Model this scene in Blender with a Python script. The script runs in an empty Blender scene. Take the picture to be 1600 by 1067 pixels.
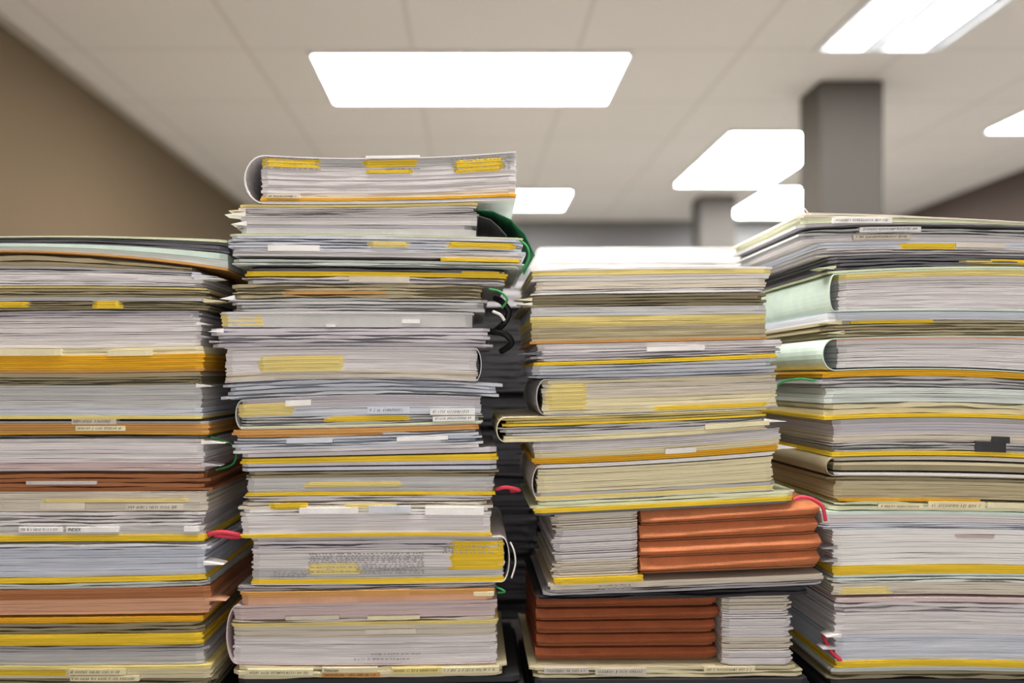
import bpy, math, random
from mathutils import Vector

# ------------------------------------------------------------------ camera, light, exposure
SC = bpy.context.scene
COL = SC.collection
F = 1380.0            # focal length in pixels of the 1600 px wide frame
VX, VY = 735.0, 590.0 # where lines running away from the viewer meet
D = 1.10              # distance of the front faces of the stacks
EYE = 1.16            # eye height above the floor
HC = 1.19             # ceiling height above the eye
S = D / F

cam_d = bpy.data.cameras.new('camera')
cam = bpy.data.objects.new('camera', cam_d)
COL.objects.link(cam)
cam.location = (0, 0, EYE)
cam.rotation_euler = (math.radians(90), 0, 0)
cam_d.sensor_width = 36
cam_d.lens = F / 1600 * 36
cam_d.shift_x = (800 - VX) / 1600
cam_d.shift_y = (VY - 533.5) / 1600
cam_d.clip_start = .02
cam_d.dof.use_dof = True
cam_d.dof.focus_distance = 1.10
cam_d.dof.aperture_fstop = 1.9
SC.camera = cam

W = bpy.data.worlds.new('world')
SC.world = W
W.use_nodes = True
bg = W.node_tree.nodes['Background']
bg.inputs[0].default_value = (1.0, 0.965, 0.93, 1)
bg.inputs[1].default_value = 1.8
SC.view_settings.view_transform = 'Standard'
SC.view_settings.look = 'None'
SC.view_settings.gamma = 1
SC.view_settings.exposure = 0.0
SC.render.film_transparent = False
SC.cycles.use_denoising = True
SC.cycles.max_bounces = 8

LAMP = 32.0

# ------------------------------------------------------------------ helpers
def lin(c):
    return c / 12.92 if c <= .04045 else ((c + .055) / 1.055) ** 2.4

def rgb(h):
    return tuple(lin(int(h[i:i + 2], 16) / 255) for i in (0, 2, 4))

def new_mat(name):
    m = bpy.data.materials.new(name)
    m.use_nodes = True
    nt = m.node_tree
    return m, nt, nt.nodes['Principled BSDF']

def paper_mat(name, h, lo=.84, hi=1.04, ends=True, rough=.85):
    """sheets seen from the edge: fine streaks that run along the sheets (UV v runs across them)"""
    m, nt, b = new_mat(name)
    c = rgb(h)
    N, L = nt.nodes, nt.links
    uv = N.new('ShaderNodeUVMap')
    mp = N.new('ShaderNodeMapping')
    mp.inputs['Scale'].default_value = (7.0, 1300.0, 1.0)
    L.new(uv.outputs[0], mp.inputs[0])
    n1 = N.new('ShaderNodeTexNoise')
    n1.inputs['Scale'].default_value = 1.0
    n1.inputs['Detail'].default_value = 3
    L.new(mp.outputs[0], n1.inputs['Vector'])
    r1 = N.new('ShaderNodeMapRange')
    r1.inputs['From Min'].default_value = .36
    r1.inputs['From Max'].default_value = .58
    r1.inputs['To Min'].default_value = lo
    r1.inputs['To Max'].default_value = hi
    L.new(n1.outputs['Fac'], r1.inputs['Value'])
    at = N.new('ShaderNodeAttribute')
    at.attribute_name = 'tint'
    mu = N.new('ShaderNodeMath'); mu.operation = 'MULTIPLY'
    L.new(r1.outputs[0], mu.inputs[0]); L.new(at.outputs['Fac'], mu.inputs[1])
    mx = N.new('ShaderNodeVectorMath'); mx.operation = 'SCALE'
    mx.inputs[0].default_value = c
    L.new(mu.outputs[0], mx.inputs['Scale'])
    L.new(mx.outputs[0], b.inputs['Base Color'])
    b.inputs['Roughness'].default_value = rough
    b.inputs['Specular IOR Level'].default_value = .2
    bp = N.new('ShaderNodeBump')
    bp.inputs['Strength'].default_value = .35
    bp.inputs['Distance'].default_value = .0006
    L.new(n1.outputs['Fac'], bp.inputs['Height'])
    L.new(bp.outputs[0], b.inputs['Normal'])
    return m

def card_mat(name, h, rough=.7, grain=.06, scale=900):
    m, nt, b = new_mat(name)
    c = rgb(h)
    N, L = nt.nodes, nt.links
    tc = N.new('ShaderNodeTexCoord')
    n = N.new('ShaderNodeTexNoise'); n.inputs['Scale'].default_value = scale
    L.new(tc.outputs['Object'], n.inputs['Vector'])
    n2 = N.new('ShaderNodeTexNoise'); n2.inputs['Scale'].default_value = 35
    L.new(tc.outputs['Object'], n2.inputs['Vector'])
    ad = N.new('ShaderNodeMath'); ad.operation = 'ADD'
    L.new(n.outputs['Fac'], ad.inputs[0]); L.new(n2.outputs['Fac'], ad.inputs[1])
    r = N.new('ShaderNodeMapRange')
    r.inputs['From Min'].default_value = .7; r.inputs['From Max'].default_value = 1.3
    r.inputs['To Min'].default_value = 1 - grain * 2; r.inputs['To Max'].default_value = 1 + grain
    L.new(ad.outputs[0], r.inputs['Value'])
    mx = N.new('ShaderNodeVectorMath'); mx.operation = 'SCALE'
    mx.inputs[0].default_value = c
    L.new(r.outputs[0], mx.inputs['Scale'])
    L.new(mx.outputs[0], b.inputs['Base Color'])
    b.inputs['Roughness'].default_value = rough
    b.inputs['Specular IOR Level'].default_value = .25
    return m

def emit_mat(name, color, strength):
    m, nt, b = new_mat(name)
    b.inputs['Base Color'].default_value = (.9, .9, .9, 1)
    b.inputs['Emission Color'].default_value = (*color, 1)
    b.inputs['Emission Strength'].default_value = strength
    return m

PAL = dict(
    W='DEDADD', V='CBC7D0', G='C4C4C6', A='ABA9AE', E='D5CDC0', K='B8AD8E', H='9B9176', Y='E8C63A', y='E6D48A',
    O='E0A92C', o='C9975A', M='D2E6DC', m='D3DBD8', B='C3C9D8', b='D3D8E4', P='D2BFC0', T='D8763F', t='DBA98A',
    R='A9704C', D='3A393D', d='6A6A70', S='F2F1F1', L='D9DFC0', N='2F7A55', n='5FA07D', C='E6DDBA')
PM = {k: paper_mat('paper_' + str(i), v) for i, (k, v) in enumerate(PAL.items())}
CM = {k: card_mat('card_' + str(i), v) for i, (k, v) in enumerate(PAL.items())}
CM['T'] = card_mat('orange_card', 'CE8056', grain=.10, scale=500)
INK = card_mat('ink', '33343C')
PRINT = card_mat('grey_print', 'A5A4A8')
PINKTAPE = card_mat('pink_tape', 'E0485E')
GREENTAPE = card_mat('green_tape', '3E9A5A')
BLACKM = card_mat('black_metal', '151518', rough=.35)
STEEL = card_mat('steel', 'B8B8BC', rough=.3)

def obj(name, verts, faces, mat, parent=None, uvs=None, tint=None, smooth=False):
    me = bpy.data.meshes.new(name)
    me.from_pydata(verts, [], faces)
    if uvs is not None:
        ul = me.uv_layers.new(name='UVMap')
        k = 0
        for f in uvs:
            for u in f:
                ul.data[k].uv = u
                k += 1
    if tint is not None:
        a = me.attributes.new('tint', 'FLOAT', 'FACE')
        a.data.foreach_set('value', tint)
    if smooth:
        me.polygons.foreach_set('use_smooth', [True] * len(me.polygons))
    me.materials.append(mat)
    me.update()
    o = bpy.data.objects.new(name, me)
    COL.objects.link(o)
    if parent is not None:
        o.parent = parent
        o.location = -Vector(parent.location)
    return o

def empty(name, loc, label, cat, group=None):
    o = bpy.data.objects.new(name, None)
    o.empty_display_size = .05
    COL.objects.link(o)
    o.location = loc
    o['label'] = label
    o['category'] = cat
    if group:
        o['group'] = group
    return o

def tag(o, label, cat, group=None):
    o['label'] = label
    o['category'] = cat
    if group:
        o['group'] = group
    return o

def struct(o):
    o['kind'] = 'structure'
    return o

def box_data(x0, x1, y0, y1, z0, z1):
    v = [(x0, y0, z0), (x1, y0, z0), (x1, y1, z0), (x0, y1, z0), (x0, y0, z1), (x1, y0, z1), (x1, y1, z1), (x0, y1, z1)]
    f = [(0, 3, 2, 1), (4, 5, 6, 7), (0, 1, 5, 4), (1, 2, 6, 5), (2, 3, 7, 6), (3, 0, 4, 7)]
    return v, f

def boxes(name, bl, mat, parent=None):
    V, Fc = [], []
    for b in bl:
        v, f = box_data(*b)
        n = len(V)
        V += v
        Fc += [tuple(i + n for i in q) for q in f]
    return obj(name, V, Fc, mat, parent)

def smooth_noise(seed):
    r = random.Random(seed)
    ph = [r.uniform(0, 6.283) for _ in range(4)]
    fr = [r.uniform(.8, 1.4) * k for k in (1, 2.1, 4.3, 9.0)]
    am = [.5, .3, .15, .08]
    return lambda t: sum(a * math.sin(f * t * 6.283 + p) for a, f, p in zip(am, fr, ph))

def PX(x, s=S): return (x - VX) * s
def PZ(y, s=S): return EYE + (VY - y) * s

class MB:
    """collects slabs (single sheets or thin wads of sheets) into one mesh"""
    def __init__(self):
        self.v, self.f, self.uv, self.t = [], [], [], []

    def slab(self, x0, x1, zt, zb, yf, depth, rnd, tint=1.0, step=11, corner=4.0, jit=.0006, thick_uv=None, s=S):
        """x0..x1 in front pixels; zt(x), zb(x) pixel heights of upper and lower face; yf(x) distance"""
        n = max(3, int((x1 - x0) / step) + 1)
        nz = smooth_noise(rnd.random())
        sv = rnd.uniform(0, 40)
        base = len(self.v)
        for i in range(n + 1):
            t = i / n
            x = x0 + (x1 - x0) * t
            e = min(x - x0, x1 - x) / max(1e-6, corner)
            r = corner * s * (1 - math.sqrt(max(0, 1 - (1 - min(1, e)) ** 2))) if e < 1 else 0
            y = yf(x) + nz(t * 2) * jit + r
            a, b = zt(x), zb(x)
            if b < a + .25:
                b = a + .25
            X = PX(x, s)
            za, zb_ = PZ(a, s), PZ(b, s)
            self.v += [(X, y, za), (X, y, zb_), (X, y + depth, za), (X, y + depth, zb_)]
        def q(idx, uv):
            self.f.append(tuple(base + i for i in idx))
            self.uv.append(uv)
            self.t.append(tint)
        h = abs(zb(x0) - zt(x0)) * s
        for i in range(n):
            a, b = 4 * i, 4 * (i + 1)
            u0, u1 = i / n * (x1 - x0) * s * 1, (i + 1) / n * (x1 - x0) * s
            q((a + 1, b + 1, b, a), [(u0 + sv, sv), (u1 + sv, sv), (u1 + sv, sv + h), (u0 + sv, sv + h)])
            q((a, b, b + 2, a + 2), [(u0 + sv, sv + h)] * 4)
            q((a + 3, b + 3, b + 1, a + 1), [(u0 + sv, sv)] * 4)
            q((a + 2, b + 2, b + 3, a + 3), [(u0 + sv, sv)] * 4)
        q((0, 2, 3, 1), [(sv, sv + h), (sv + depth, sv + h), (sv + depth, sv), (sv, sv)])
        e = 4 * n
        q((e + 1, e + 3, e + 2, e), [(sv, sv), (sv + depth, sv), (sv + depth, sv + h), (sv, sv + h)])

    def build(self, name, mat, parent):
        return obj(name, self.v, self.f, mat, parent, self.uv, self.t)

def strip(name, prof, y0, y1, th, mat, parent, yvar=None, close=False):
    """a sheet that follows the profile prof [(X, Z)] and runs from y0 to y1, th thick"""
    n = len(prof)
    nor = []
    for i in range(n):
        a = prof[max(0, i - 1)]; b = prof[min(n - 1, i + 1)]
        dx, dz = b[0] - a[0], b[1] - a[1]
        l = math.hypot(dx, dz) or 1
        nor.append((-dz / l, dx / l))
    V, Fc = [], []
    for i, ((x, z), (nx, nz)) in enumerate(zip(prof, nor)):
        ya = y0 + (yvar(i / (n - 1)) if yvar else 0)
        h = th / 2
        V += [(x + nx * h, ya, z + nz * h), (x - nx * h, ya, z - nz * h), (x + nx * h, y1, z + nz * h), (x - nx * h, y1, z - nz * h)]
    for i in range(n - 1):
        a, b = 4 * i, 4 * (i + 1)
        Fc += [(a + 1, b + 1, b, a), (a, b, b + 2, a + 2), (a + 3, b + 3, b + 1, a + 1), (a + 2, b + 2, b + 3, a + 3)]
    Fc += [(0, 2, 3, 1), (4 * n - 3, 4 * n - 1, 4 * n - 2, 4 * n - 4)]
    o = obj(name, V, Fc, mat, parent, tint=[1.0] * len(Fc))
    return o

def tube(name, pts, r, mat, parent, sides=6, flat=1.0):
    V, Fc = [], []
    n = len(pts)
    for i, p in enumerate(pts):
        a = Vector(pts[max(0, i - 1)]); b = Vector(pts[min(n - 1, i + 1)])
        t = (b - a).normalized()
        u = t.cross(Vector((0, 1, 0)))
        if u.length < 1e-3:
            u = t.cross(Vector((1, 0, 0)))
        u.normalize()
        w = t.cross(u)
        for k in range(sides):
            an = 6.28318 * k / sides
            q = Vector(p) + u * math.cos(an) * r * flat + w * math.sin(an) * r
            V.append(tuple(q))
    for i in range(n - 1):
        for k in range(sides):
            k2 = (k + 1) % sides
            Fc.append((i * sides + k, i * sides + k2, (i + 1) * sides + k2, (i + 1) * sides + k))
    Fc.append(tuple(range(sides))[::-1])
    Fc.append(tuple((n - 1) * sides + k for k in range(sides)))
    return obj(name, V, Fc, mat, parent, smooth=True)

def scribble(x0, x1, y, h, depth_y, parent, s, rnd, tilt):
    """handwriting too small to read: a row of narrow pen strokes and loops"""
    V, Fc = [], []
    w = .45 * s
    x = x0
    def seg(a, b):
        d = Vector((b[0] - a[0], 0, b[1] - a[1]))
        if d.length < 1e-7:
            return
        d.normalize()
        n = Vector((-d.z, 0, d.x)) * w / 2
        k = len(V)
        for p, sg in ((a, 1), (a, -1), (b, -1), (b, 1)):
            V.append((p[0] + n.x * sg, 0, p[1] + n.z * sg))
        Fc.append((k, k + 1, k + 2, k + 3))
    while x < x1 - h:
        cw = h * rnd.uniform(.35, .7)
        pts = [(x + cw * rnd.uniform(-.1, .3) + (j % 2) * cw * .5, y - h * (rnd.uniform(.7, 1.05) if j % 2 else rnd.uniform(-.05, .25))) for j in range(4)]
        P = [((px - x0) * s, (y - py) * s + math.tan(-tilt) * (px - x0) * s) for px, py in pts]
        for a, b in zip(P, P[1:]):
            seg(a, b)
        x += cw * 1.05 + (h * .6 if rnd.random() < .15 else 0)
    if not V:
        return
    o = obj('handwriting', V, Fc, INK)
    o.parent = parent
    base = Vector(parent.parent.location) + Vector(parent.location)
    o.location = Vector((PX(x0, s), depth_y, PZ(y, s))) - base

def writing(text, x, y, h, depth_y, parent, s=S, tilt=0.0):
    cu = bpy.data.curves.new('handwriting', 'FONT')
    cu.body = text
    cu.size = h * s * 1.35
    cu.extrude = .0001
    cu.offset = .00004
    cu.resolution_u = 2
    cu.shear = .25
    tmp = bpy.data.objects.new('tmp', cu)
    COL.objects.link(tmp)
    dg = bpy.context.evaluated_depsgraph_get()
    me = bpy.data.meshes.new_from_object(tmp.evaluated_get(dg))
    bpy.data.objects.remove(tmp)
    bpy.data.curves.remove(cu)
    me.name = 'handwriting'
    me.materials.clear()
    me.materials.append(INK)
    o = bpy.data.objects.new('handwriting', me)
    COL.objects.link(o)
    o.parent = parent
    pp = Vector(parent.location)
    root = parent.parent
    base = pp + (Vector(root.location) if root else Vector((0, 0, 0)))
    o.location = Vector((PX(x, s), depth_y, PZ(y, s))) - base
    o.rotation_euler = (math.radians(90), tilt, 0)
    return o

# ------------------------------------------------------------------ the room
WL, WR, BK, FR = -1.55, 3.15, 6.7, -2.2
CZ = EYE + HC
mc, ntc, bc = new_mat('ceiling_tiles')
N, L = ntc.nodes, ntc.links
tc = N.new('ShaderNodeTexCoord')
br = N.new('ShaderNodeTexBrick')
br.offset = 0
br.inputs['Scale'].default_value = 1.0
br.inputs['Brick Width'].default_value = .6
br.inputs['Row Height'].default_value = .6
br.inputs['Mortar Size'].default_value = .010
br.inputs['Mortar Smooth'].default_value = .3
br.inputs['Color1'].default_value = (*rgb('DAD4CD'), 1)
br.inputs['Color2'].default_value = (*rgb('D8D2CB'), 1)
br.inputs['Mortar'].default_value = (*rgb('CBC4BC'), 1)
mp = N.new('ShaderNodeMapping'); mp.inputs['Location'].default_value = (.21 + WL * 0, .4, 0)
L.new(tc.outputs['Object'], mp.inputs[0]); L.new(mp.outputs[0], br.inputs[0])
L.new(br.outputs[0], bc.inputs['Base Color']); bc.inputs['Roughness'].default_value = .95
def wall_mat(name, h):
    m, nt, b = new_mat(name)
    n = nt.nodes.new('ShaderNodeTexNoise'); n.inputs['Scale'].default_value = 60
    tcx = nt.nodes.new('ShaderNodeTexCoord'); nt.links.new(tcx.outputs['Object'], n.inputs['Vector'])
    r = nt.nodes.new('ShaderNodeMapRange'); r.inputs['To Min'].default_value = .94; r.inputs['To Max'].default_value = 1.05
    nt.links.new(n.outputs['Fac'], r.inputs['Value'])
    s = nt.nodes.new('ShaderNodeVectorMath'); s.operation = 'SCALE'; s.inputs[0].default_value = rgb(h)
    nt.links.new(r.outputs[0], s.inputs['Scale']); nt.links.new(s.outputs[0], b.inputs['Base Color'])
    b.inputs['Roughness'].default_value = .9
    return m
M_wl = wall_mat('beige_wall', '665640')
M_wb = wall_mat('grey_wall', '6E6B69')
M_wr = wall_mat('brown_wall', '4A3C34')
M_fl = wall_mat('grey_carpet', 'BBB6AF')
struct(boxes('ceiling', [(WL, WR, FR, BK, CZ, CZ + .1)], mc))
struct(boxes('floor', [(WL, WR, FR, BK, -.1, 0)], M_fl))
struct(boxes('wall_left', [(WL - .1, WL, FR, BK, 0, CZ)], M_wl))
struct(boxes('wall_right', [(WR, WR + .1, FR, BK, 0, CZ)], M_wr))
struct(boxes('wall_back', [(WL, WR, BK, BK + .1, 0, CZ)], M_wb))
M_trim = card_mat('trim_grey', '8A857E')
struct(boxes('trim_1', [(WL, WL + .02, FR, BK, CZ - .025, CZ - .0)], card_mat('trim_beige', 'A39A8B')))

M_frame = card_mat('lamp_frame', 'D8D6D4', grain=.01)
M_lampA = emit_mat('lamp_warm', (1.0, .95, .88), LAMP)
M_lampB = emit_mat('lamp_cool', (.9, .96, 1.0), LAMP)

def lamp_panel(x0, x1, y0, y1, label, mat, tubes=False):
    o = empty('ceiling_light', ((x0 + x1) / 2, (y0 + y1) / 2, CZ), label, 'ceiling light', None)
    t = .02
    boxes('frame', [(x0, x1, y0, y0 + t, CZ - .012, CZ), (x0, x1, y1 - t, y1, CZ - .012, CZ),
                    (x0, x0 + t, y0 + t, y1 - t, CZ - .012, CZ), (x1 - t, x1, y0 + t, y1 - t, CZ - .012, CZ)], M_frame, o)
    if tubes:
        w = x1 - x0
        boxes('reflector', [(x0 + t, x1 - t, y0 + t, y1 - t, CZ - .004, CZ - .001)], STEEL, o)
        for a, b in ((.10, .36), (.56, .84)):
            boxes('light_strip', [(x0 + w * a, x0 + w * b, y0 + t * 1.5, y1 - t * 1.5, CZ - .011, CZ - .005)], mat, o)
        boxes('divider', [(x0 + w * .44, x0 + w * .48, y0 + t, y1 - t, CZ - .012, CZ - .005)], M_frame, o)
    else:
        boxes('diffuser', [(x0 + t, x1 - t, y0 + t, y1 - t, CZ - .008, CZ - .001)], mat, o)
    return o

def cx(px, py): return (px - VX) / (VY - py) * HC
def cz(py): return F * HC / (VY - py)
z1, z2 = cz(160), cz(79)
lamp_panel(cx(478, 80), cx(992, 80), z2, z1, 'wide warm white ceiling panel light above the tall middle stack', M_lampA)
lamp_panel(cx(478, 80), cx(992, 80), z2 - 2.4, z1 - 2.4, 'added unseen ceiling panel light above the stacks, in line with the wide warm one', M_lampA)  # added out-of-frame panel, brightens the stack tops and left side faces
lamp_panel(1.24, 1.70, 1.98, 3.2, 'twin-strip ceiling light cut by the top edge of the photo, at the right', M_lampB, True)
lamp_panel(1.24, 1.84, 4.25, 5.45, 'bright ceiling light half hidden behind the dark grey column', M_lampB)
lamp_panel(2.46, 3.06, 3.05, 4.27, 'ceiling light cut off by the right edge of the photo', M_lampB)
lamp_panel(1.85, 2.45, 5.5, 6.5, 'farthest bright ceiling light, low to the left of the column', M_lampB)
lamp_panel(.06, .66, 5.6, 6.2, 'small distant ceiling light just right of the tall middle stack', M_lampB)

M_col = wall_mat('column_grey', '544E48')
for (xa, xb, ya, lab) in ((1.40, 1.65, 3.53, 'nearer dark grey column reaching the ceiling at right'),
                          (1.50, 1.73, 5.76, 'farther dark grey column seen left of the near column')):
    o = boxes('column', [(xa, xb, ya, ya + .22, 0, CZ - .002)], M_col)
    tag(o, lab, 'column')

# the desk that carries the stacks
DT = PZ(1104)
dk = empty('desk', (0.05, 1.4, 0), 'dark desk top under all the paper stacks', 'desk')
M_desk = card_mat('dark_desk', '2E2B2B', rough=.5)
boxes('desk_top', [(-.95, 1.0, .98, 2.3, DT - .03, DT)], M_desk, dk)
for x in (-.88, .90):
    for y in (1.04, 2.2):
        boxes('leg', [(x, x + .05, y, y + .05, 0, DT - .03)], card_mat('leg_metal', '55555A', rough=.4), dk)

# ------------------------------------------------------------------ case files
def quad(p, x0, x1):
    yl, ym, yr = p
    def f(x):
        t = (x - x0) / (x1 - x0)
        t = max(-.15, min(1.15, t))
        return yl * (1 - t) * (1 - 2 * t) + ym * 4 * t * (1 - t) + yr * t * (2 * t - 1)
    return f

def make_file(stack, i, spec, top, bot, parent_name='case_file'):
    """spec: dict(x0,x1,label,layers,spine,cover,cat,...)"""
    rnd = random.Random(stack['seed'] * 100 + i)
    s = stack['s']
    dist = stack['s'] * F
    x0, x1 = spec['x0'], spec['x1']
    depth = stack['depth'] + rnd.uniform(-.008, .008)
    off = spec.get('off', rnd.uniform(-.003, .003))
    rot = spec.get('rot', rnd.uniform(-.006, .006))
    xc = (x0 + x1) / 2
    def yf(x, inset=0.0): return dist + off + rot * (x - xc) * s + inset
    ybase = (bot(xc))
    root = empty(spec.get('name', 'case_file'), (PX(xc, s), dist + depth / 2, PZ(ybase, s)), spec['label'], spec.get('cat', 'file'), spec.get('group'))
    spine = spec.get('spine')
    cov = spec.get('cover')
    ins_t = ins_b = 0.0
    xa, xb = x0, x1
    if cov:
        th = spec.get('th', 1.5)
        ins_t = ins_b = th + .3
        hmid = (bot(xc) - top(xc))
        def gt(x): return top(x) + th / 2 + .2
        def gb(x): return bot(x) - th / 2 - .2
        prof = []
        nseg = 22
        if spine in ('L', 'R'):
            xs = x0 if spine == 'L' else x1
            r = (gb(xs) - gt(xs)) / 2
            kr = spec.get('kr', .55)
            xe = x1 if spine == 'L' else x0
            sg = 1 if spine == 'L' else -1
            xin = xs + sg * r * kr
            for k in range(nseg + 1):
                x = xe + (xin - xe) * k / nseg
                prof.append((PX(x, s), PZ(gt(x), s)))
            zc = (gt(xin) + gb(xin)) / 2
            rr = (gb(xin) - gt(xin)) / 2
            for k in range(1, 12):
                a = math.pi * k / 12
                px = xin - sg * math.sin(a) * r * kr
                # flattened, slightly irregular fold
                pz = zc - rr * math.cos(a)
                prof.append((PX(px, s), PZ(pz, s)))
            for k in range(nseg + 1):
                x = xin + (xe - xin) * k / nseg
                prof.append((PX(x, s), PZ(gb(x), s)))
            pr = spec.get('proud', .0015)
            nz = smooth_noise(rnd.random())
            strip('cover', prof, dist + off - pr, dist + off + depth, th * s, CM[cov], root, yvar=lambda t: nz(t) * .0008)
            gap = spec.get('hollow', 4)
            if spine == 'L':
                xa = x0 + gap
            else:
                xb = x1 - gap
        else:
            for nm, g in (('cover', gt), ('cover', gb)):
                prof = []
                for k in range(nseg + 1):
                    x = x0 - 2 + (x1 - x0 + 4) * k / nseg
                    prof.append((PX(x, s), PZ(g(x), s)))
                nz = smooth_noise(rnd.random())
                strip(nm, prof, dist + off - .0012, dist + off + depth, th * s, CM[cov], root, yvar=lambda t: nz(t) * .0008)
    def tt(x): return top(x) + ins_t
    def bb(x): return bot(x) - ins_b
    layers = spec['layers']
    tot = sum(l[1] for l in layers)
    acc = 0
    for l in layers:
        kind, w, colr = l[0], l[1], l[2]
        a0, a1 = acc / tot, (acc + w) / tot
        acc += w
        hpx = (bb(xc) - tt(xc)) * (a1 - a0)
        lo, hi = (l[3] if len(l) > 3 and l[3] else (xa, xb))
        mb = MB()
        if kind == 'p':      # densely packed sheets
            n = max(1, round(hpx / 3.2))
            w_ = [rnd.uniform(.5, 1.6) for _ in range(n)]
            sw = sum(w_); c = 0
            for k in range(n):
                f0 = a0 + (a1 - a0) * c / sw
                c += w_[k]
                f1 = a0 + (a1 - a0) * c / sw
                g = rnd.choice((.1, .15, .25, .5))
                ins = rnd.choice((0, .0002, .0005, .0009, .0014)) + rnd.uniform(0, .0003)
                nz = smooth_noise(rnd.random())
                mb.slab(lo + rnd.uniform(-1.5, 2.5), hi + rnd.uniform(-2.5, 1.5),
                        (lambda x, f=f0: tt(x) + (bb(x) - tt(x)) * f),
                        (lambda x, f=f1, g=g, nz=nz: tt(x) + (bb(x) - tt(x)) * f - g * (1 + nz(x / 300))),
                        (lambda x, q=ins: yf(x, q)), depth - .004, rnd, tint=rnd.uniform(.93, 1.03), s=s)
            mb.build('page_block', PM[colr], root)
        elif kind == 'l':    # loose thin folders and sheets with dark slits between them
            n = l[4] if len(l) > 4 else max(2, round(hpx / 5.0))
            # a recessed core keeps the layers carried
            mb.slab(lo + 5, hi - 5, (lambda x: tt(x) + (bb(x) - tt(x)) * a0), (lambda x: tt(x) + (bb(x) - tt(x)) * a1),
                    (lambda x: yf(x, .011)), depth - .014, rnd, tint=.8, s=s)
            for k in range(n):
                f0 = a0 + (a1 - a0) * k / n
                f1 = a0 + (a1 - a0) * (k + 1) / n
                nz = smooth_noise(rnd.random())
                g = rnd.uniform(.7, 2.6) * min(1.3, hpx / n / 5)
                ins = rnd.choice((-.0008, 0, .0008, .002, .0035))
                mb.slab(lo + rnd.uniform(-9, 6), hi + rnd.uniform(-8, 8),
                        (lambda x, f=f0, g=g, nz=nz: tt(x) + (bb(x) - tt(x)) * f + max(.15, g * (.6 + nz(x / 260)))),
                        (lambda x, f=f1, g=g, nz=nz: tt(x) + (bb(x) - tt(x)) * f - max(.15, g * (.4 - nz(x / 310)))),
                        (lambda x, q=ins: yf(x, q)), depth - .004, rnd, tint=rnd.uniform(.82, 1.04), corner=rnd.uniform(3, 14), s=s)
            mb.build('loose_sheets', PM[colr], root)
        elif kind == 's':    # one stiff card divider
            nz = smooth_noise(rnd.random())
            if hpx > 4:
                n = max(2, round(hpx / 3.5))
            else:
                n = 1
            for k in range(n):
                f0 = a0 + (a1 - a0) * k / n
                f1 = a0 + (a1 - a0) * (k + 1) / n
                mb.slab(lo + rnd.uniform(-3, 1), hi + rnd.uniform(-1, 3),
                        (lambda x, f=f0: tt(x) + (bb(x) - tt(x)) * f),
                        (lambda x, f=f1: tt(x) + (bb(x) - tt(x)) * f - .25),
                        (lambda x, k=k: yf(x, -.0012 - .0004 * (k % 2))), depth - .003, rnd, tint=rnd.uniform(.94, 1.04), jit=.0004, s=s)
            mb.build('divider', PM[colr], root)
        elif kind == 'f':    # a smooth flat face: stiff card edge
            mb.slab(lo, hi, (lambda x: tt(x) + (bb(x) - tt(x)) * a0), (lambda x: tt(x) + (bb(x) - tt(x)) * a1 - .3),
                    (lambda x: yf(x, -.001)), depth - .003, rnd, jit=.0003, corner=8, s=s)
            mb.build('folder_edge', CM[colr], root)
        elif kind == 'k':    # shadow slit: sheets set well back, their colour tinted darker for shade
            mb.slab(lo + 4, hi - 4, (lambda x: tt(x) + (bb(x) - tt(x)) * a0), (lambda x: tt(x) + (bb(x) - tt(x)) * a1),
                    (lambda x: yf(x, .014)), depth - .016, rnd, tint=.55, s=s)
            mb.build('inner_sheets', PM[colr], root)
    # tabs, patches, marks
    for tb in spec.get('tabs', ()):
        kind, ax, bx, ay, by, colr = tb[:6]
        txt = tb[6] if len(tb) > 6 else None
        mb = MB()
        mid = (ax + bx) / 2
        fr = ((ay + by) / 2 - top(mid)) / max(1, (bot(mid) - top(mid)))
        def dl(x): return (top(x) + (bot(x) - top(x)) * fr) - (top(mid) + (bot(mid) - top(mid)) * fr)
        if kind == 'patch':    # differently coloured sheets among the others
            n = max(1, round((by - ay) / 3))
            for k in range(n):
                e0, e1 = rnd.uniform(-2, 1), rnd.uniform(-1, 2)
                y_a, y_b = ay + (by - ay) * k / n, ay + (by - ay) * (k + 1) / n - .3
                mb.slab(ax + e0, bx + e1, (lambda x, q=y_a: q + dl(x)), (lambda x, q=y_b: q + dl(x)),
                        (lambda x: yf(x, -.0008 - .0003 * (k % 2))), .03, rnd, tint=rnd.uniform(.92, 1.04), jit=.0002, s=s)
            mb.build('coloured_sheets', PM[colr], root)
        elif kind == 'tab':    # paper slip standing out, sometimes written on
            mb.slab(ax, bx, (lambda x: ay + dl(x)), (lambda x: by + dl(x)), (lambda x: yf(x, -.0028)), .012, rnd, jit=.0001, corner=1.0, s=s)
            o = mb.build('index_slip', CM[colr], root)
            if txt == '~':
                scribble(ax + 4, bx - 3, by - (by - ay) * .24, (by - ay) * .5, yf(mid, -.0028) - .0004, o, s, rnd,
                         math.atan2(dl(bx) - dl(ax), bx - ax))
            elif txt:
                writing(txt, ax + 3, by - (by - ay) * .22, (by - ay) * .62, yf(mid, -.0028) - .0004, o, s,
                        tilt=math.atan2(dl(bx) - dl(ax), bx - ax))
        elif kind == 'print':  # rows of grey stamped marks on the page edges
            V, Fc = [], []
            rows = max(1, int((by - ay) / 3.2))
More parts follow.
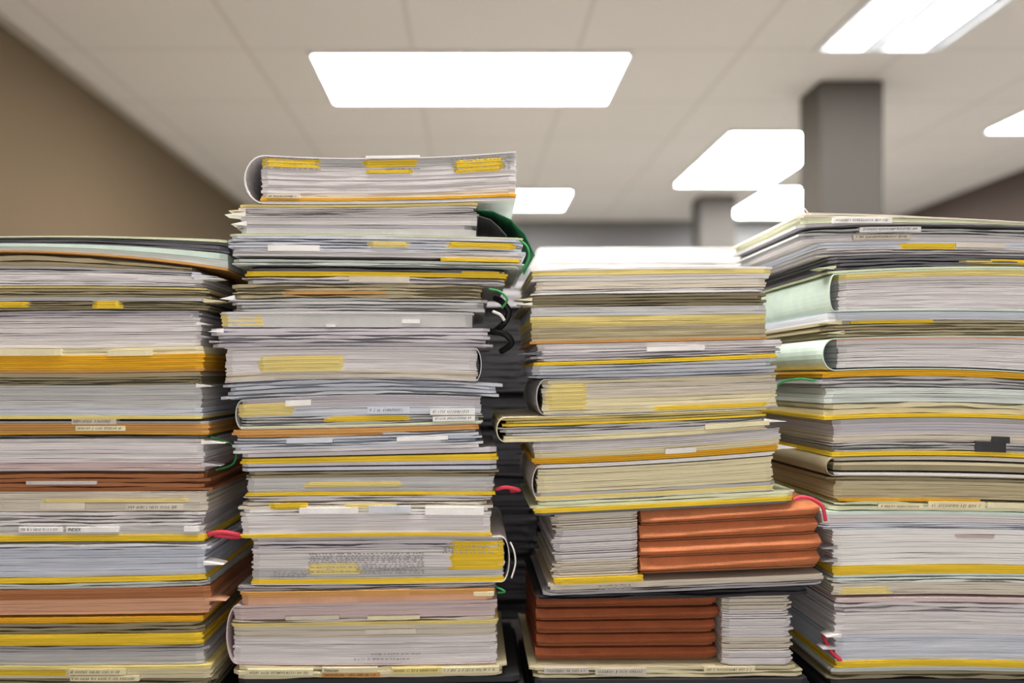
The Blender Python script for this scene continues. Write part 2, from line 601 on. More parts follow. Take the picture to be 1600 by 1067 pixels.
            for r_ in range(rows):
                x = ax + rnd.uniform(0, 8)
                while x < bx:
                    w2 = rnd.uniform(1.5, 5)
                    yy = ay + (by - ay) * (r_ + .5) / rows + dl(x) + rnd.uniform(-.3, .3)
                    h2 = rnd.uniform(.5, 1.1)
                    v, f = box_data(PX(x, s), PX(x + w2, s), yf(x, -.0010), yf(x, .0004), PZ(yy + h2, s), PZ(yy - h2, s))
                    n0 = len(V)
                    V += v; Fc += [tuple(q + n0 for q in g) for g in f]
                    x += w2 + rnd.uniform(1, 6)
            obj('stamped_marks', V, Fc, PRINT, root)
        elif kind == 'ear':
            if by - ay > 8 and bx - ax < 44:      # a thin turned corner, not a wedge
                ay = (ay + by) / 2 - 3
                by = ay + 6    # turned corner of a sheet sticking out; ax -> tip x, bx -> root x
            zt_, zb_ = PZ(ay, s), PZ(by, s)
            y = yf(bx, 0)
            V = [(PX(bx, s), y, zt_), (PX(bx, s), y, zb_), (PX(ax, s), y - .003, zb_ + (zt_ - zb_) * .25),
                 (PX(bx, s), y + .03, zt_), (PX(bx, s), y + .03, zb_), (PX(ax, s), y + .02, zb_ + (zt_ - zb_) * .25)]
            Fc = [(0, 2, 1), (3, 4, 5), (0, 3, 5, 2), (1, 2, 5, 4), (0, 1, 4, 3)]
            obj('turned_corner', V, Fc, CM[colr], root)
    for (colr, pts, dy0, dy1) in spec.get('flaps', ()):
        strip('cover_flap', [(PX(x, s), PZ(y, s)) for x, y in pts], dist + dy0, dist + dy1, 1.4 * s, CM[colr], root)
    for tp in spec.get('tape', ()):
        colr, pts, r = tp
        P = []
        for (x, y, dy) in pts:
            P.append((PX(x, s), dist + dy, PZ(y, s)))
        Q = []
        for k in range(len(P) - 1):
            p0 = Vector(P[max(0, k - 1)]); p1 = Vector(P[k]); p2 = Vector(P[k + 1]); p3 = Vector(P[min(len(P) - 1, k + 2)])
            for q in range(6):
                t = q / 6
                Q.append(tuple(.5 * ((2 * p1) + (-p0 + p2) * t + (2 * p0 - 5 * p1 + 4 * p2 - p3) * t * t + (-p0 + 3 * p1 - 3 * p2 + p3) * t ** 3)))
        Q.append(P[-1])
        tube('binding_tape', Q, r * s, {'pink': PINKTAPE, 'green': GREENTAPE, 'black': BLACKM, 'white': CM['S']}[colr], root)
    return root

def build_stack(stack):
    x0, x1 = stack['x0'], stack['x1']
    prev = stack['top']
    pf = quad(prev, x0, x1)
    for i, sp in enumerate(stack['files']):
        sp.setdefault('x0', x0); sp.setdefault('x1', x1)
        nf = quad(sp['bot'], x0, x1)
        tf = quad(sp['top'], x0, x1) if 'top' in sp else pf
        make_file(stack, i, sp, (lambda x, g=tf: g(x) + .35), (lambda x, g=nf: g(x) - .35))
        pf = nf

# each file: bot = pixel height of its underside at the left, middle and right of the stack
def f(bot, layers, label, **k):
    d = dict(bot=bot, layers=layers, label=label)
    d.update(k)
    return d

STACKS = []
# ---- far left stack
STACKS.append(dict(seed=11, s=S, x0=-70, x1=322, depth=.25, top=(368, 366, 371), files=[
    f((392, 396, 417), [('s', 3, 'L'), ('l', 12, 'd', None, 3), ('f', 7, 'M'), ('p', 8, 'm'), ('s', 3, 'o')],
      'pale mint and white papers lying loosely on top of the far left stack, bowed upwards', x0=-80, x1=350, off=.012),
    f((416, 417, 425), [('k', 2, 'H'), ('l', 12, 'K', None, 2)],
      'thin dark folder in the shadow under the pale mint papers of the far left stack', x0=-80, x1=296, off=.02),
    f((448, 447, 450), [('l', 9, 'A', None, 2), ('p', 14, 'W'), ('l', 8, 'W', None, 2)],
      'thin lilac-white file with a curled right corner, near the top of the far left stack', x1=316,
      tabs=[('ear', 350, 304, 423, 446, 'S'), ('ear', 340, 300, 426, 436, 'b')]),
    f((486, 484, 484), [('s', 3, 'y'), ('l', 14, 'K', None, 3), ('p', 6, 'G'), ('l', 14, 'H', None, 4)],
      'khaki folder of brownish loose sheets with two yellow slips, upper far left stack',
      tabs=[('patch', -60, 46, 472, 481, 'Y'), ('patch', 142, 190, 470, 482, 'Y'), ('ear', 352, 318, 455, 484, 'C')]),
    f((545, 544, 540), [('l', 12, 'V', None, 3), ('p', 46, 'W')],
      'thick lilac-white bundle of sheets above the orange-yellow file, far left stack', x1=312,
      tabs=[('ear', 326, 306, 500, 510, 'S'), ('ear', 330, 308, 520, 531, 'A')]),
    f((582, 583, 580), [('p', 11, 'C'), ('s', 22, 'O'), ('s', 4, 'o')],
      'orange-yellow file with a cream written slip on it, far left stack', x1=318,
      tabs=[('tab', -30, 98, 546, 556, 'C', '1232790'), ('tab', 170, 240, 548, 556, 'C')]),
    f((655, 655, 655), [('p', 7, 'K'), ('l', 12, 'H', None, 3), ('p', 36, 'G'), ('p', 12, 'b'), ('s', 5, 'y')],
      'thick grey-white file over the dark slit and the tan envelopes, far left stack', x1=314,
      tabs=[('ear', 330, 306, 592, 612, 'S')]),
    f((681, 679, 680), [('k', 3, 'd'), ('f', 3, 'A'), ('s', 15, 'o'), ('s', 3, 'O')],
      'tan envelope file with two small written slips, middle of the far left stack', x1=324,
      tabs=[('tab', 112, 182, 653, 663, 'E', '~'), ('tab', 118, 196, 665, 673, 'C', '~')]),
    f((738, 736, 737), [('l', 6, 'd', None, 1), ('p', 36, 'W'), ('p', 14, 'P')],
      'thick lilac-white bundle just under the tan envelope file, far left stack',
      x1=318, tabs=[('ear', 352, 314, 682, 700, 'S'), ('ear', 346, 314, 716, 736, 'V')],
      tape=[('green', [(322, 684, .02), (352, 700, .04), (348, 730, .05), (326, 738, .03)], 1.6)]),
    f((800, 800, 799), [('k', 3, 'H'), ('l', 24, 'R', None, 4), ('p', 26, 'E')],
      'brown and beige file with creased slips, below the middle of the far left stack', x1=322,
      tabs=[('tab', 40, 150, 752, 757, 'G'), ('patch', 60, 300, 780, 785, 'y'), ('tab', 62, 132, 786, 796, 'E'), ('tab', 196, 286, 788, 797, 'E', '~')]),
    f((848, 846, 846), [('l', 22, 'W', None, 4), ('p', 13, 'G'), ('s', 10, 'Y')],
      'pale grey file with yellow divider and pink tape at its right end, far left stack', x1=318,
      tabs=[('tab', 30, 98, 823, 831, 'S', '~'), ('tab', 104, 186, 823, 831, 'S', 'INDEX'), ('tab', 288, 312, 822, 830, 'S')],
      tape=[('pink', [(318, 838, .012), (345, 832, .004), (372, 838, .01), (360, 846, .03), (324, 843, .03)], 3.4)]),
    f((912, 910, 905), [('k', 3, 'd'), ('l', 10, 'b', None, 2), ('p', 42, 'B'), ('s', 8, 'Y')],
      'thick bluish white bundle with a thin yellow sheet at its bottom, far left stack', x1=320,
      tabs=[('ear', 350, 318, 872, 888, 'S')]),
    f((962, 960, 958), [('l', 9, 'm', None, 2), ('s', 15, 'R'), ('p', 22, 't')],
      'terracotta brown folder holding pinkish sheets, low in the far left stack', x1=328,
      cover=None, tabs=[('ear', 354, 320, 928, 944, 't')]),
    f((1008, 1008, 1006), [('k', 3, 'd'), ('s', 8, 'O'), ('l', 16, 'H', None, 3), ('s', 16, 'Y')],
      'olive and yellow folder near the bottom of the far left stack', x1=316,
      tabs=[('patch', -60, 120, 992, 998, 'Y')]),
    f((1038, 1039, 1037), [('l', 12, 'A', None, 2), ('p', 22, 'G')],
      'grey bundle of sheets resting on the lowest cream file of the far left stack', x1=318),
    f((1082, 1082, 1082), [('s', 5, 'y'), ('p', 14, 'C'), ('l', 22, 'H', None, 4)],
      'cream yellow file with faint writing, at the bottom of the far left stack', x1=330,
      tabs=[('tab', 110, 200, 1043, 1052, 'C', '~'), ('patch', -60, 110, 1046, 1054, 'Y'), ('tab', 112, 220, 1054, 1062, 'C', '~')]),
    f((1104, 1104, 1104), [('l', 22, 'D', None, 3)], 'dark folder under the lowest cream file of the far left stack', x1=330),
]))

# ---- tall middle stack
STACKS.append(dict(seed=23, s=S, x0=350, x1=800, depth=.25, top=(238, 248, 238), files=[
    f((319, 320, 314), [('p', 12, 'G'), ('p', 42, 'W'), ('p', 8, 'E'), ('s', 4, 'O'), ('p', 3, 'b')],
      'topmost white folder with yellow patches on its edge, on the tall middle stack', x0=384, x1=806, spine='L', cover='W',
      hollow=24, th=2.0, kr=.8, off=-.004,
      tabs=[('patch', 412, 504, 250, 263, 'Y'), ('patch', 566, 656, 252, 262, 'Y'), ('patch', 568, 648, 267, 272, 'Y'), ('patch', 706, 790, 250, 270, 'Y'),
            ('print', 412, 500, 247, 266, 'd'), ('print', 704, 796, 246, 268, 'd'), ('print', 600, 660, 262, 268, 'd'),
            ('tab', 418, 470, 305, 311, 'E', '~'),
            ('tab', 572, 656, 245, 249, 'S')]),
    f((366, 367, 372), [('s', 4, 'y'), ('l', 13, 'W', None, 4), ('p', 14, 'W'), ('l', 6, 'A', None, 1), ('f', 9, 'G')],
      'second file from top of the tall middle stack, dark teal flap at its right', x0=376, x1=744,
      flaps=[('N', [(744, 326), (770, 329), (798, 342), (820, 364), (836, 398)], .006, .22), ('d', [(746, 334), (766, 340), (780, 352), (792, 366)], .012, .2)],
      tabs=[('ear', 352, 384, 331, 338, 'S'), ('ear', 362, 386, 345, 353, 'S'), ('ear', 358, 384, 327, 331, 'C')]),
    f((414, 416, 420), [('s', 3, 'L'), ('f', 5, 'b'), ('l', 20, 'b', None, 4), ('p', 9, 'W'), ('s', 5, 'Y', (690, 812)), ('l', 10, 'm', None, 2)],
      'pale bluish file with a yellow end, third from top of the tall middle stack', x0=362, x1=816, off=-.004,
      tabs=[('patch', 575, 642, 378, 387, 'y'), ('patch', 696, 806, 380, 389, 'Y'), ('tab', 420, 500, 384, 393, 'S')],
      tape=[('green', [(806, 372, .0), (822, 384, -.002), (826, 402, 0), (814, 426, .006)], 1.6)]),
    f((444, 443, 446), [('k', 3, 'D'), ('l', 6, 'd', None, 1), ('s', 8, 'Y'), ('l', 12, 'W', None, 2)],
      'thin file with bright yellow sheet, fourth from top of the tall middle stack', x0=384, x1=792, off=.002,
      tabs=[('tab', 545, 640, 432, 441, 'E'), ('patch', 712, 788, 424, 430, 'Y')]),
    f((487, 486, 489), [('l', 20, 'K', None, 4), ('l', 18, 'G', None, 4)],
      'loose grey and khaki folders directly above the smooth grey folder, tall middle stack', x0=360, x1=756,
      tabs=[('ear', 344, 366, 461, 469, 'S'), ('patch', 440, 610, 455, 460, 'o')],
      tape=[('green', [(764, 452, -.002), (780, 456, -.006), (792, 468, -.006), (784, 482, -.002)], 1.8)]),
    f((512, 512, 512), [('s', 4, 'W'), ('f', 20, 'G')],
      'smooth pale grey folder with a plain flat edge, upper tall middle stack', x0=346, x1=738,
      tabs=[('tab', 628, 656, 499, 505, 'S'), ('patch', 346, 420, 492, 509, 'y'), ('tab', 510, 524, 507, 511, 'S')]),
    f((543, 541, 544), [('l', 28, 'V', None, 5)],
      'five thin folders fanned with black slits, under the smooth pale grey folder, tall middle stack', x0=334, x1=764, th=1.2,
      tabs=[('ear', 326, 350, 514, 520, 'S')],
      tape=[('black', [(774, 462, .03), (786, 470, .02), (796, 486, .02), (788, 504, .02), (776, 514, .03)], 5),
            ('black', [(764, 516, .02), (790, 522, .01), (800, 536, .015), (784, 548, .03)], 5),
            ('white', [(770, 486, .004), (782, 492, .0), (788, 500, .004)], 2.4)]),
    f((599, 592, 600), [('p', 12, 'W'), ('p', 26, 'W'), ('p', 14, 'E')],
      'thick pale-covered file with a rounded right end, middle of the tall middle stack', x0=352, x1=752, spine='R', cover='V',
      hollow=6, th=1.2, kr=.4, tabs=[('patch', 402, 540, 556, 580, 'y')]),
    f((626, 616, 622), [('l', 22, 'b', None, 4)],
      'thin curved folders directly under the file with the rounded right end, tall middle stack', x0=350, x1=778),
    f((672, 668, 660), [('p', 14, 'V'), ('p', 12, 'b'), ('l', 12, 'G', None, 3), ('s', 3, 'L')],
      'grey file with handwritten notes showing and a rounded left spine, tall middle stack', x0=368, x1=752, spine='L', cover='G',
      hollow=7, kr=.5, th=1.3,
      tabs=[('tab', 446, 486, 625, 634, 'S'), ('tab', 574, 640, 636, 646, 'b', '~'), ('tab', 672, 742, 638, 648, 'S', '~'),
            ('patch', 372, 462, 630, 650, 'y'), ('patch', 506, 640, 650, 658, 'Y'), ('tab', 676, 742, 650, 658, 'S', '~')]),
    f((710, 704, 698), [('s', 8, 'o'), ('l', 24, 'b', None, 5), ('p', 5, 'W')],
      'tan-edged file of bluish loose sheets, under the handwritten grey file, tall middle stack', x0=364, x1=748,
      tabs=[('tab', 620, 700, 682, 688, 'S'), ('tab', 448, 520, 684, 692, 'b'), ('patch', 372, 600, 676, 682, 'o')]),
    f((738, 735, 734), [('f', 6, 'V'), ('k', 2, 'D'), ('s', 8, 'Y'), ('f', 5, 'V'), ('k', 2, 'D'), ('f', 5, 'B')],
      'flat grey folders around a golden yellow sheet, tall middle stack', x0=376, x1=776,
      tape=[('pink', [(776, 766, .012), (792, 762, .004), (812, 767, .01), (800, 772, .03)], 3.0)]),
    f((786, 783, 784), [('l', 10, 'H', None, 2), ('p', 22, 'G'), ('s', 5, 'Y'), ('l', 9, 'W', None, 2)],
      'grey-white bundle over a yellow sheet, below the middle of the tall middle stack', x0=384, x1=772,
      tabs=[('patch', 472, 630, 753, 761, 'y')]),
    f((842, 838, 838), [('l', 10, 'E', None, 2), ('l', 10, 'S', None, 2), ('p', 26, 'W'), ('s', 5, 'Y')],
      'white file with a row of small slips and a yellow sheet beneath, tall middle stack', x0=376, x1=766,
      tabs=[('patch', 420, 480, 786, 795, 'Y'), ('tab', 468, 560, 793, 802, 'S'), ('tab', 576, 642, 790, 800, 'b'), ('tab', 664, 756, 792, 804, 'S'),
            ('patch', 540, 620, 788, 794, 'y')]),
    f((915, 914, 910), [('f', 4, 'A'), ('l', 12, 'V', None, 2), ('p', 30, 'W'), ('p', 16, 'G'), ('s', 7, 'Y')],
      'thick white file with grey stamps and a large yellow patch, lower tall middle stack', x0=392, x1=796, spine='R', cover='W',
      hollow=8, th=1.3, kr=.35,
      tabs=[('print', 480, 660, 864, 898, 'd'), ('print', 420, 480, 892, 902, 'd'), ('print', 690, 774, 848, 866, 'd'),
            ('patch', 700, 786, 846, 890, 'Y'), ('patch', 476, 566, 880, 898, 'y')],
      tape=[('white', [(797, 846, -.004), (803, 860, -.004), (805, 880, -.004), (799, 902, -.004)], 1.3)]),
    f((946, 940, 936), [('l', 8, 'A', None, 2), ('s', 8, 'o'), ('f', 10, 't')],
      'tan folder with a folded orange corner, low in the tall middle stack', x0=378, x1=770,
      tabs=[('tab', 560, 640, 921, 930, 'o'), ('tab', 740, 772, 924, 930, 'C')],
      tape=[('green', [(776, 918, .004), (786, 922, .0), (788, 925, .0), (778, 927, .004)], 1.6)]),
    f((1038, 1040, 1036), [('p', 22, 'P'), ('l', 5, 'E', None, 1), ('s', 5, 'y'), ('p', 18, 'E'), ('p', 38, 'W')],
      'thickest white bundle, rounded pinkish left spine, near the foot of the tall middle stack', x0=354, x1=776, spine='L', cover='P',
      hollow=9, kr=.35, th=1.6,
      tabs=[('tab', 446, 530, 962, 968, 'E'), ('tab', 574, 656, 962, 968, 'C'), ('tab', 570, 650, 984, 990, 'E'),
            ('print', 574, 660, 1020, 1025, 'd'), ('print', 546, 640, 1028, 1033, 'd')]),
    f((1062, 1060, 1056), [('l', 18, 'C', None, 3)],
      'cream file with a row of handwritten slips, lowest pale file of the tall middle stack', x0=372, x1=790,
      tabs=[('tab', 388, 490, 1044, 1053, 'C', '~'), ('tab', 504, 590, 1041.5, 1049, 'C', 'Volumen'), ('tab', 504, 594, 1049, 1056, 'o', '~'),
            ('tab', 612, 690, 1042, 1050, 'y', '~'), ('tab', 690, 780, 1041, 1050, 'C', '~')]),
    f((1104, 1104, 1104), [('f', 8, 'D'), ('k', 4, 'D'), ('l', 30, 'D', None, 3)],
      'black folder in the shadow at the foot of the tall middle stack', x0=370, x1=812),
]))

# ---- third stack, with the orange folders
def orange(i, yb, x0, x1, px0, px1, label, side, top):
    return dict(kind='orange')
STACKS.append(dict(seed=37, s=S, x0=835, x1=1215, depth=.25, top=(420, 416, 416), files=[
    f((440, 438, 434), [('s', 4, 'S'), ('s', 7, 'y'), ('p', 9, 'S')],
      'white and pale yellow sheets on top of the third stack', x0=832, x1=1206),
    f((462, 458, 456), [('p', 14, 'E'), ('l', 9, 'S', None, 2)],
      'thin beige file right under the pale yellow top sheets of the third stack', x0=838, x1=1198),
    f((480, 478, 476), [('l', 18, 'H', None, 4)],
      'narrow olive folders with ragged left ends, near the top of the third stack', x0=822, x1=1196,
      tabs=[('ear', 804, 832, 465, 470, 'C'), ('ear', 808, 832, 472, 477, 'S')]),
    f((538, 534, 530), [('p', 14, 'G'), ('p', 14, 'y'), ('p', 22, 'K'), ('s', 4, 'o')],
      'thick khaki and grey file with a tan bottom sheet, upper third stack', x0=830, x1=1198),
    f((566, 560, 552), [('p', 14, 'W'), ('l', 14, 'V', None, 3)],
      'lilac-white file with loose lower sheets, above the fanned folders of the third stack', x0=838, x1=1222,
      tabs=[('ear', 806, 846, 546, 558, 'd'), ('tab', 1010, 1100, 541, 548, 'S')]),
    f((592, 588, 582), [('s', 6, 'Y'), ('l', 22, 'b', None, 4)],
      'thin fanned folders with black slits under one yellow sheet, third stack', x0=836, x1=1212),
    f((650, 644, 636), [('l', 6, 'C', None, 1), ('p', 20, 'E'), ('p', 22, 'C')],
      'thick cream-white bundle with a dark rounded left spine, upper middle of the third stack', x0=838, x1=1214, spine='L', cover='A',
      hollow=9, kr=.5, th=1.6,
      tabs=[('patch', 852, 920, 600, 640, 'y'), ('patch', 1016, 1200, 632, 640, 'Y')]),
    f((690, 682, 668), [('l', 10, 'y', None, 2), ('s', 4, 'Y'), ('l', 16, 'G', None, 3), ('p', 8, 'C')],
      'cream folders sticking out to the left with a curled fold, middle of the third stack', x0=776, x1=1196, spine='L', cover='C',
      hollow=10, kr=.7, th=1.3, off=-.004,
      tabs=[('ear', 1228, 1192, 652, 661, 'S'), ('tab', 1100, 1200, 660, 667, 'C')]),
    f((726, 718, 704), [('f', 4, 'A'), ('p', 12, 'W'), ('p', 10, 'C'), ('s', 9, 'O')],
      'pale file over a golden orange sheet rising to the right, third stack', x0=834, x1=1222,
      tabs=[('ear', 1246, 1214, 694, 702, 'S'), ('tab', 1040, 1088, 700, 708, 'S')]),
    f((785, 776, 766), [('s', 4, 'S'), ('k', 2, 'd'), ('p', 34, 'C'), ('l', 5, 'G', None, 1), ('s', 6, 'y')],
      'thick ivory bundle with torn right end, sitting above the orange folders of the third stack', x0=832, x1=1210,
      spine='L', cover='W', hollow=7, kr=.5, th=1.3),
    f((806, 796.8, 786.5), [('l', 10, 'L', None, 2), ('s', 7, 'Y'), ('f', 4, 'd')],
      'thin olive folder with yellow sheet, lying on the upper orange folders of the third stack', x0=836, x1=1236,
      tape=[('pink', [(1238, 779, -.006), (1250, 775, -.009), (1266, 779, -.010), (1280, 790, -.010), (1286, 812, -.008)], 3.0)]),
]))

# ---- right hand stack
STACKS.append(dict(seed=51, s=S, x0=1300, x1=1700, depth=.27, top=(332, 340, 352), files=[
    f((354, 352, 362), [('l', 7, 'E', None, 2), ('p', 8, 'L'), ('l', 4, 'A', None, 1)],
      'top sheets drooping to the right on the right hand stack', x0=1252, x1=1700, tabs=[('tab', 1300, 1392, 341, 349, 'S', '~')],
      tape=[('white', [(1252, 332, .004), (1250, 328, .002), (1258, 326, .002), (1266, 334, .004)], 1.2)]),
    f((378, 377, 384), [('k', 3, 'd'), ('l', 14, 'G', None, 3), ('p', 6, 'W')],
      'thin file with two small written labels, second from the top of the right hand stack', x0=1258, x1=1700,
      tabs=[('tab', 1344, 1440, 354, 362, 'S', '~'), ('tab', 1334, 1424, 366, 374, 'E', '~')]),
    f((400, 398, 404), [('p', 9, 'b'), ('l', 12, 'W', None, 3)],
      'white file with a broad yellow slip, near the top of the right hand stack', x0=1280, x1=1700,
      tabs=[('patch', 1402, 1500, 380, 389, 'Y'), ('tab', 1494, 1570, 380, 387, 'E')]),
    f((428, 420, 424), [('l', 24, 'd', None, 4), ('s', 4, 'L')],
      'dark folders under the file with the broad yellow slip, right hand stack', x0=1296, x1=1700,
      tabs=[('patch', 1500, 1700, 406, 414, 'Y'), ('ear', 1274, 1306, 412, 424, 'L')]),
    f((488, 486, 490), [('s', 8, 'y'), ('p', 46, 'W')],
      'thick lilac bundle in a mint green cover, uppermost thick one, right hand stack', x0=1294, x1=1700, spine='L', cover='M',
      hollow=16, kr=.3, th=1.5),
    f((528, 524, 528), [('p', 12, 'b'), ('l', 22, 'K', None, 5)],
      'white sheets over thin khaki folders with pointed left corners, right hand stack', x0=1296, x1=1700,
      tabs=[('ear', 1282, 1316, 499, 507, 'C'), ('ear', 1290, 1320, 514, 524, 'C'), ('patch', 1330, 1460, 500, 505, 'Y')]),
    f((580, 578, 592), [('s', 3, 't'), ('p', 44, 'W'), ('k', 2, 'd')],
      'thick lilac bundle with a hollow rounded green spine, right hand stack', x0=1284, x1=1700, spine='L', cover='M',
      hollow=26, kr=.8, th=1.6),
    f((606, 606, 614), [('s', 8, 'O'), ('l', 14, 'G', None, 3)],
      'grey folders with a golden yellow sheet on top dipping to the right, right hand stack', x0=1286, x1=1700,
      tape=[('green', [(1290, 596, .02), (1262, 592, .03), (1240, 600, .05), (1232, 622, .06)], 1.8)]),
    f((656, 652, 662), [('p', 22, 'm'), ('l', 18, 'C', None, 2), ('s', 6, 'Y')],
      'pale mint file with long dark openings in its edge, right hand stack', x0=1290, x1=1700),
    f((714, 712, 722), [('f', 6, 'A'), ('p', 14, 'V'), ('p', 12, 'E'), ('l', 12, 'G', None, 3), ('s', 6, 'Y')],
      'lilac-grey file with a dark square opening in its edge, right hand stack', x0=1302, x1=1700,
      tabs=[('tab', 1522, 1570, 690, 706, 'D'), ('tab', 1548, 1576, 682, 692, 'D')]),  # charcoal slips put the dark of a hole into colour
    f((744, 746, 752), [('s', 4, 'E'), ('k', 3, 'd'), ('s', 4, 'C'), ('f', 8, 'H'), ('k', 3, 'D'), ('s', 4, 'S')],
      'flat olive grey folder with a curled left fold, lower right hand stack', x0=1290, x1=1700,
      spine='L', cover='H', kr=.9, hollow=14, th=1.4),
    f((798, 798, 804), [('l', 6, 'H', None, 1), ('p', 26, 'K'), ('s', 4, 'O', (1310, 1530)), ('l', 14, 'L', None, 2)],
      'khaki-grey file with handwritten slips at its bottom edge, right hand stack', x0=1304, x1=1700,
      tabs=[('tab', 1448, 1536, 783, 794, 'C', '~'), ('tab', 1370, 1440, 786, 794, 'C', '~'), ('tab', 1540, 1600, 785, 793, 'C')]),
    f((828, 826, 832), [('f', 5, 'M'), ('p', 14, 'W'), ('l', 10, 'b', None, 3)],
      'thin white file with mint top, above the thickest bundle of the right stack', x0=1284, x1=1700),
    f((904, 900, 904), [('s', 3, 'S'), ('p', 56, 'S'), ('s', 14, 'Y'), ('s', 4, 'm')],
      'thickest white bundle of the right hand stack, a wide yellow sheet beneath it', x0=1304, x1=1700,
      tabs=[('ear', 1286, 1310, 850, 862, 'A'), ('ear', 1284, 1310, 870, 882, 'A'), ('patch', 1490, 1560, 836, 842, 'P')]),
    f((934, 932, 938), [('l', 8, 'm', None, 2), ('p', 18, 'E'), ('k', 3, 'd')],
      'grey file with a yellowish left part, lower right hand stack', x0=1302, x1=1700,
      tabs=[('patch', 1310, 1395, 917, 928, 'y')]),
    f((1044, 1040, 1048), [('s', 6, 'P'), ('l', 14, 'W', None, 2), ('p', 30, 'W'), ('p', 34, 'b'), ('s', 9, 'Y')],
      'thick white bundle with a mauve top sheet, low in the right hand stack', x0=1306, x1=1700,
      tabs=[('ear', 1290, 1314, 985, 1000, 'S'), ('ear', 1284, 1312, 1005, 1018, 'V')],
      tape=[('pink', [(1296, 1000, .02), (1300, 1018, .004), (1312, 1030, .0), (1322, 1040, .008)], 3.2)]),
    f((1062, 1060, 1066), [('s', 6, 'm'), ('l', 12, 'H', None, 2)],
      'thin mint and olive folder, lowest pale one of the right hand stack', x0=1300, x1=1700),
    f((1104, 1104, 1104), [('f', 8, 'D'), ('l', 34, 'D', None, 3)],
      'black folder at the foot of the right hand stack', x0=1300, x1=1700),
]))

for st in STACKS:
    build_stack(st)

# ---- orange card folders in the third stack: the rounded card spine faces the viewer
def card_spine(name, x0, x1, ta, tb, mat, parent, y0, depth, bulge=.004, apex=(.7, .4)):
    """a card folder seen on its spine: rounded front, flat top and bottom; ta, tb pixel heights as functions"""
    V, Fc = [], []
    n = 14; m = 11
    for i in range(n + 1):
        t = i / n
        x = x0 + (x1 - x0) * t
        e = min(x - x0, x1 - x)
        rc = .004 * max(0, 1 - e / 6) ** 2
        a, b = ta(x) + .3, tb(x) - .3
        ring = [(y0 + depth, PZ(a))]
        for k in range(m):
            q = k / (m - 1)
            ap = apex[0] + (apex[1] - apex[0]) * t
            # creased card: slopes out to the crease at ap, then back in under it
            d = (1 - q / ap) if q < ap else (q - ap) / (1 - ap) * 1.0
            yy = y0 + bulge * d ** 1.3 + rc
            zz = PZ(a) + (PZ(b) - PZ(a)) * q
            ring.append((yy, zz))
        ring.append((y0 + depth, PZ(b)))
        for yy, zz in ring:
            V.append((PX(x), yy, zz))
    k = m + 2
    for i in range(n):
        for j in range(k):
            j2 = (j + 1) % k
            Fc.append((i * k + j, i * k + j2, (i + 1) * k + j2, (i + 1) * k + j))
    Fc.append(tuple(range(k))[::-1])
    Fc.append(tuple(n * k + j for j in range(k)))
    return obj(name, V, Fc, mat, parent, smooth=False)

def orange_pack(ytop, ybot, n, sx, px, side, labels, seed, mats, slope, back=0.0, bulge=.012):
    """n card folders between the curves; sx = spine range, px = range of the sheets beside it"""
    rnd = random.Random(seed)
    tl = [i / n for i in range(n + 1)]
    for i in range(n):
        xl, xr = 836, 1280
        def mk(q):
            def g(x):
                t = (x - xl) / (xr - xl)
                return (ytop[0] + (ytop[1] - ytop[0]) * t) * (1 - q) + (ybot[0] + (ybot[1] - ybot[0]) * t) * q
            return g
        ta, tb = mk(i / n), mk((i + 1) / n)
        mid = (sx[0] + sx[1]) / 2
        root = empty('card_folder', (PX(mid), D + .12, PZ(tb(mid))), labels[i], 'folder')
        j = rnd.uniform(0, 4)
        sxb = sx[1] + rnd.uniform(-4, 3)
        card_spine('cover', sx[0] + j, sxb, ta, mk((i + 1 - slope) / n), mats[i % len(mats)], root, D + back - .006 + rnd.uniform(-.002, .002), .24 - back, bulge, (rnd.uniform(.6, .8), rnd.uniform(.3, .5)))
        mg = MB()
        for k in range(2):
            fa, fb = mk((i + 1 - slope + slope * k / 2 + .01) / n), mk((i + 1 - slope + slope * (k + 1) / 2) / n)
            mg.slab(sx[0] + j + 2, sxb - 2, fa, (lambda x, fb=fb: fb(x) - .5), (lambda x, r=.006 + .002 * k: D + back + r), .23 - back, rnd, tint=.9)
        mg.build('inner_sheets', PM['R'], root)
        if px:
            mb = MB()
            m = max(3, round((tb(mid) - ta(mid)) / 3.6))
            for k in range(m):
                q0, q1 = (i + (k + .05) / m) / n, (i + (k + 1) / m) / n
                fa, fb = mk(q0), mk(q1)
                e = rnd.uniform(-5, 5)
                a_, b_ = (px[0] + e, px[1]) if side == 'L' else (px[0], px[1] + e)
                mb.slab(a_, b_, fa, (lambda x, fb=fb, g=rnd.choice((.2, .4, 1.0)): fb(x) - g),
                        (lambda x, r=rnd.uniform(-.001, .003): D + .004 + r), .23, rnd, tint=rnd.uniform(.9, 1.03), corner=rnd.uniform(3, 9))
            mb.build('page_block', PM['W' if i % 3 else 'E'], root)

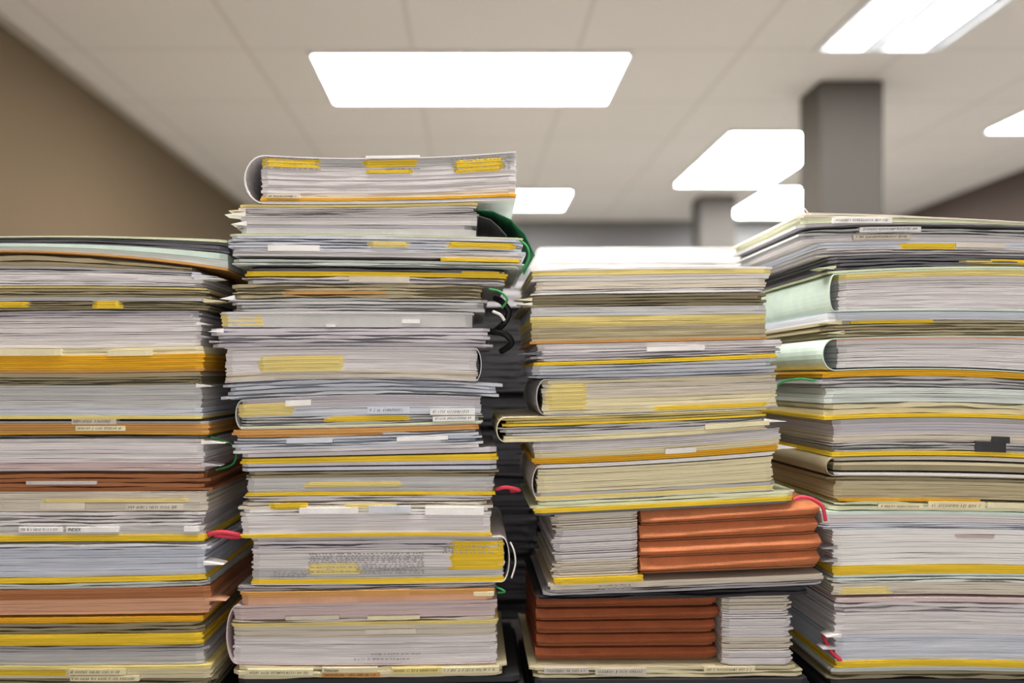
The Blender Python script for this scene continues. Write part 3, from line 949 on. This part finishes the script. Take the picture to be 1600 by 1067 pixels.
OU = ['topmost orange card folder of the upper orange group, third stack',
      'second orange card folder from the top of the upper orange group, third stack',
      'third orange card folder from the top of the upper orange group, third stack',
      'lowest orange card folder of the upper orange group, third stack']
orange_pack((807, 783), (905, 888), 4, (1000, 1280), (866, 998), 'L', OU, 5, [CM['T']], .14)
for sp, tp, bt in (
    (dict(x0=858, x1=1290, label='yellow file with printed slips, lying between the two orange groups of the third stack',
          layers=[('s', 9, 'Y', (866, 1004)), ('p', 9, 'E'), ('l', 8, 'A', None, 2)], name='case_file',
          tabs=[('print', 930, 984, 913, 921, 'd')]), (905, 896.5, 888), (932, 924, 914)),
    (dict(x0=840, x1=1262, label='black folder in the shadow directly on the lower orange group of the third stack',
          layers=[('l', 12, 'D', None, 2)]), (932, 924, 914), (938, 934.5, 931))):  # charcoal sheets put in as the near-black shadow strip
    make_file(dict(seed=71, s=S, x0=836, x1=1280, depth=.24), 1, sp, (lambda x, g=quad(tp, 836, 1280): g(x) + .35), (lambda x, g=quad(bt, 836, 1280): g(x) - .35))
OL = ['%s orange card folder of the lower orange group, third stack' % w for w in
      ('topmost', 'second from top', 'middle', 'second from bottom', 'bottom')]
orange_pack((938, 931), (1042, 1040), 5, (838, 1128), (1131, 1238), 'R', OL, 9, [card_mat('shaded_orange_card', '9C5636', grain=.1, scale=500)], .26, .022, .006)  # card colour darkened to hold the shade on the lower group
for k, (sp, tp, bt) in enumerate((
    (dict(x0=836, x1=1252, label='cream file with handwritten slips, under the lower orange group of the third stack',
          layers=[('l', 16, 'C', None, 3)],
          tabs=[('tab', 850, 920, 1043, 1052, 'E', '~'), ('tab', 930, 1010, 1044, 1054, 'E', '~'), ('tab', 1100, 1180, 1042, 1050, 'C', '~')]),
     (1042, 1041, 1040), (1060, 1059, 1058)),
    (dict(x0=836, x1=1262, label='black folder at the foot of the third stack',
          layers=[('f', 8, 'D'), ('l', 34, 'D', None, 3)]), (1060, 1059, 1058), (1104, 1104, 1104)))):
    make_file(dict(seed=81 + k, s=S, x0=836, x1=1262, depth=.25), 1, sp, (lambda x, g=quad(tp, 836, 1262): g(x) + .9), (lambda x, g=quad(bt, 836, 1262): g(x) - .35))


# ---- papers farther back on the desk, out of focus; those in the gaps are added to block light
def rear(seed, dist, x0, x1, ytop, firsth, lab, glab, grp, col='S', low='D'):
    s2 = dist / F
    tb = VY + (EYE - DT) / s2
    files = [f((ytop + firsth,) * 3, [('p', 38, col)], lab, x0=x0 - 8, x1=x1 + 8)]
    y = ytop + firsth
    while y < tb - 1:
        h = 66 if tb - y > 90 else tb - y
        files.append(f((y + h,) * 3, [('p', 50, low), ('l', 12, 'D', None, 2)], glab, group=grp))  # near-black paper colour stands in for the shade inside the gaps
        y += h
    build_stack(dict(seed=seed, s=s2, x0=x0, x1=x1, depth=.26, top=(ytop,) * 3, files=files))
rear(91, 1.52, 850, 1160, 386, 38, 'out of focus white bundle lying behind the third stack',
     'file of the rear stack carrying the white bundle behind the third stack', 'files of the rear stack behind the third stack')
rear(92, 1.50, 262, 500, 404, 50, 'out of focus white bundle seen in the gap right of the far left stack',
     'file of the rear stack seen in the gap right of the far left stack', 'files of the rear stack in the left gap')  # lower files added to keep light out of the left gap
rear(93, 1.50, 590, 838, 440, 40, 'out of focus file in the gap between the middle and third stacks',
     'file of the rear stack in the gap between the middle and third stacks', 'files of the rear stack in the middle gap', col='A')  # whole stack added to keep light out of the middle gap
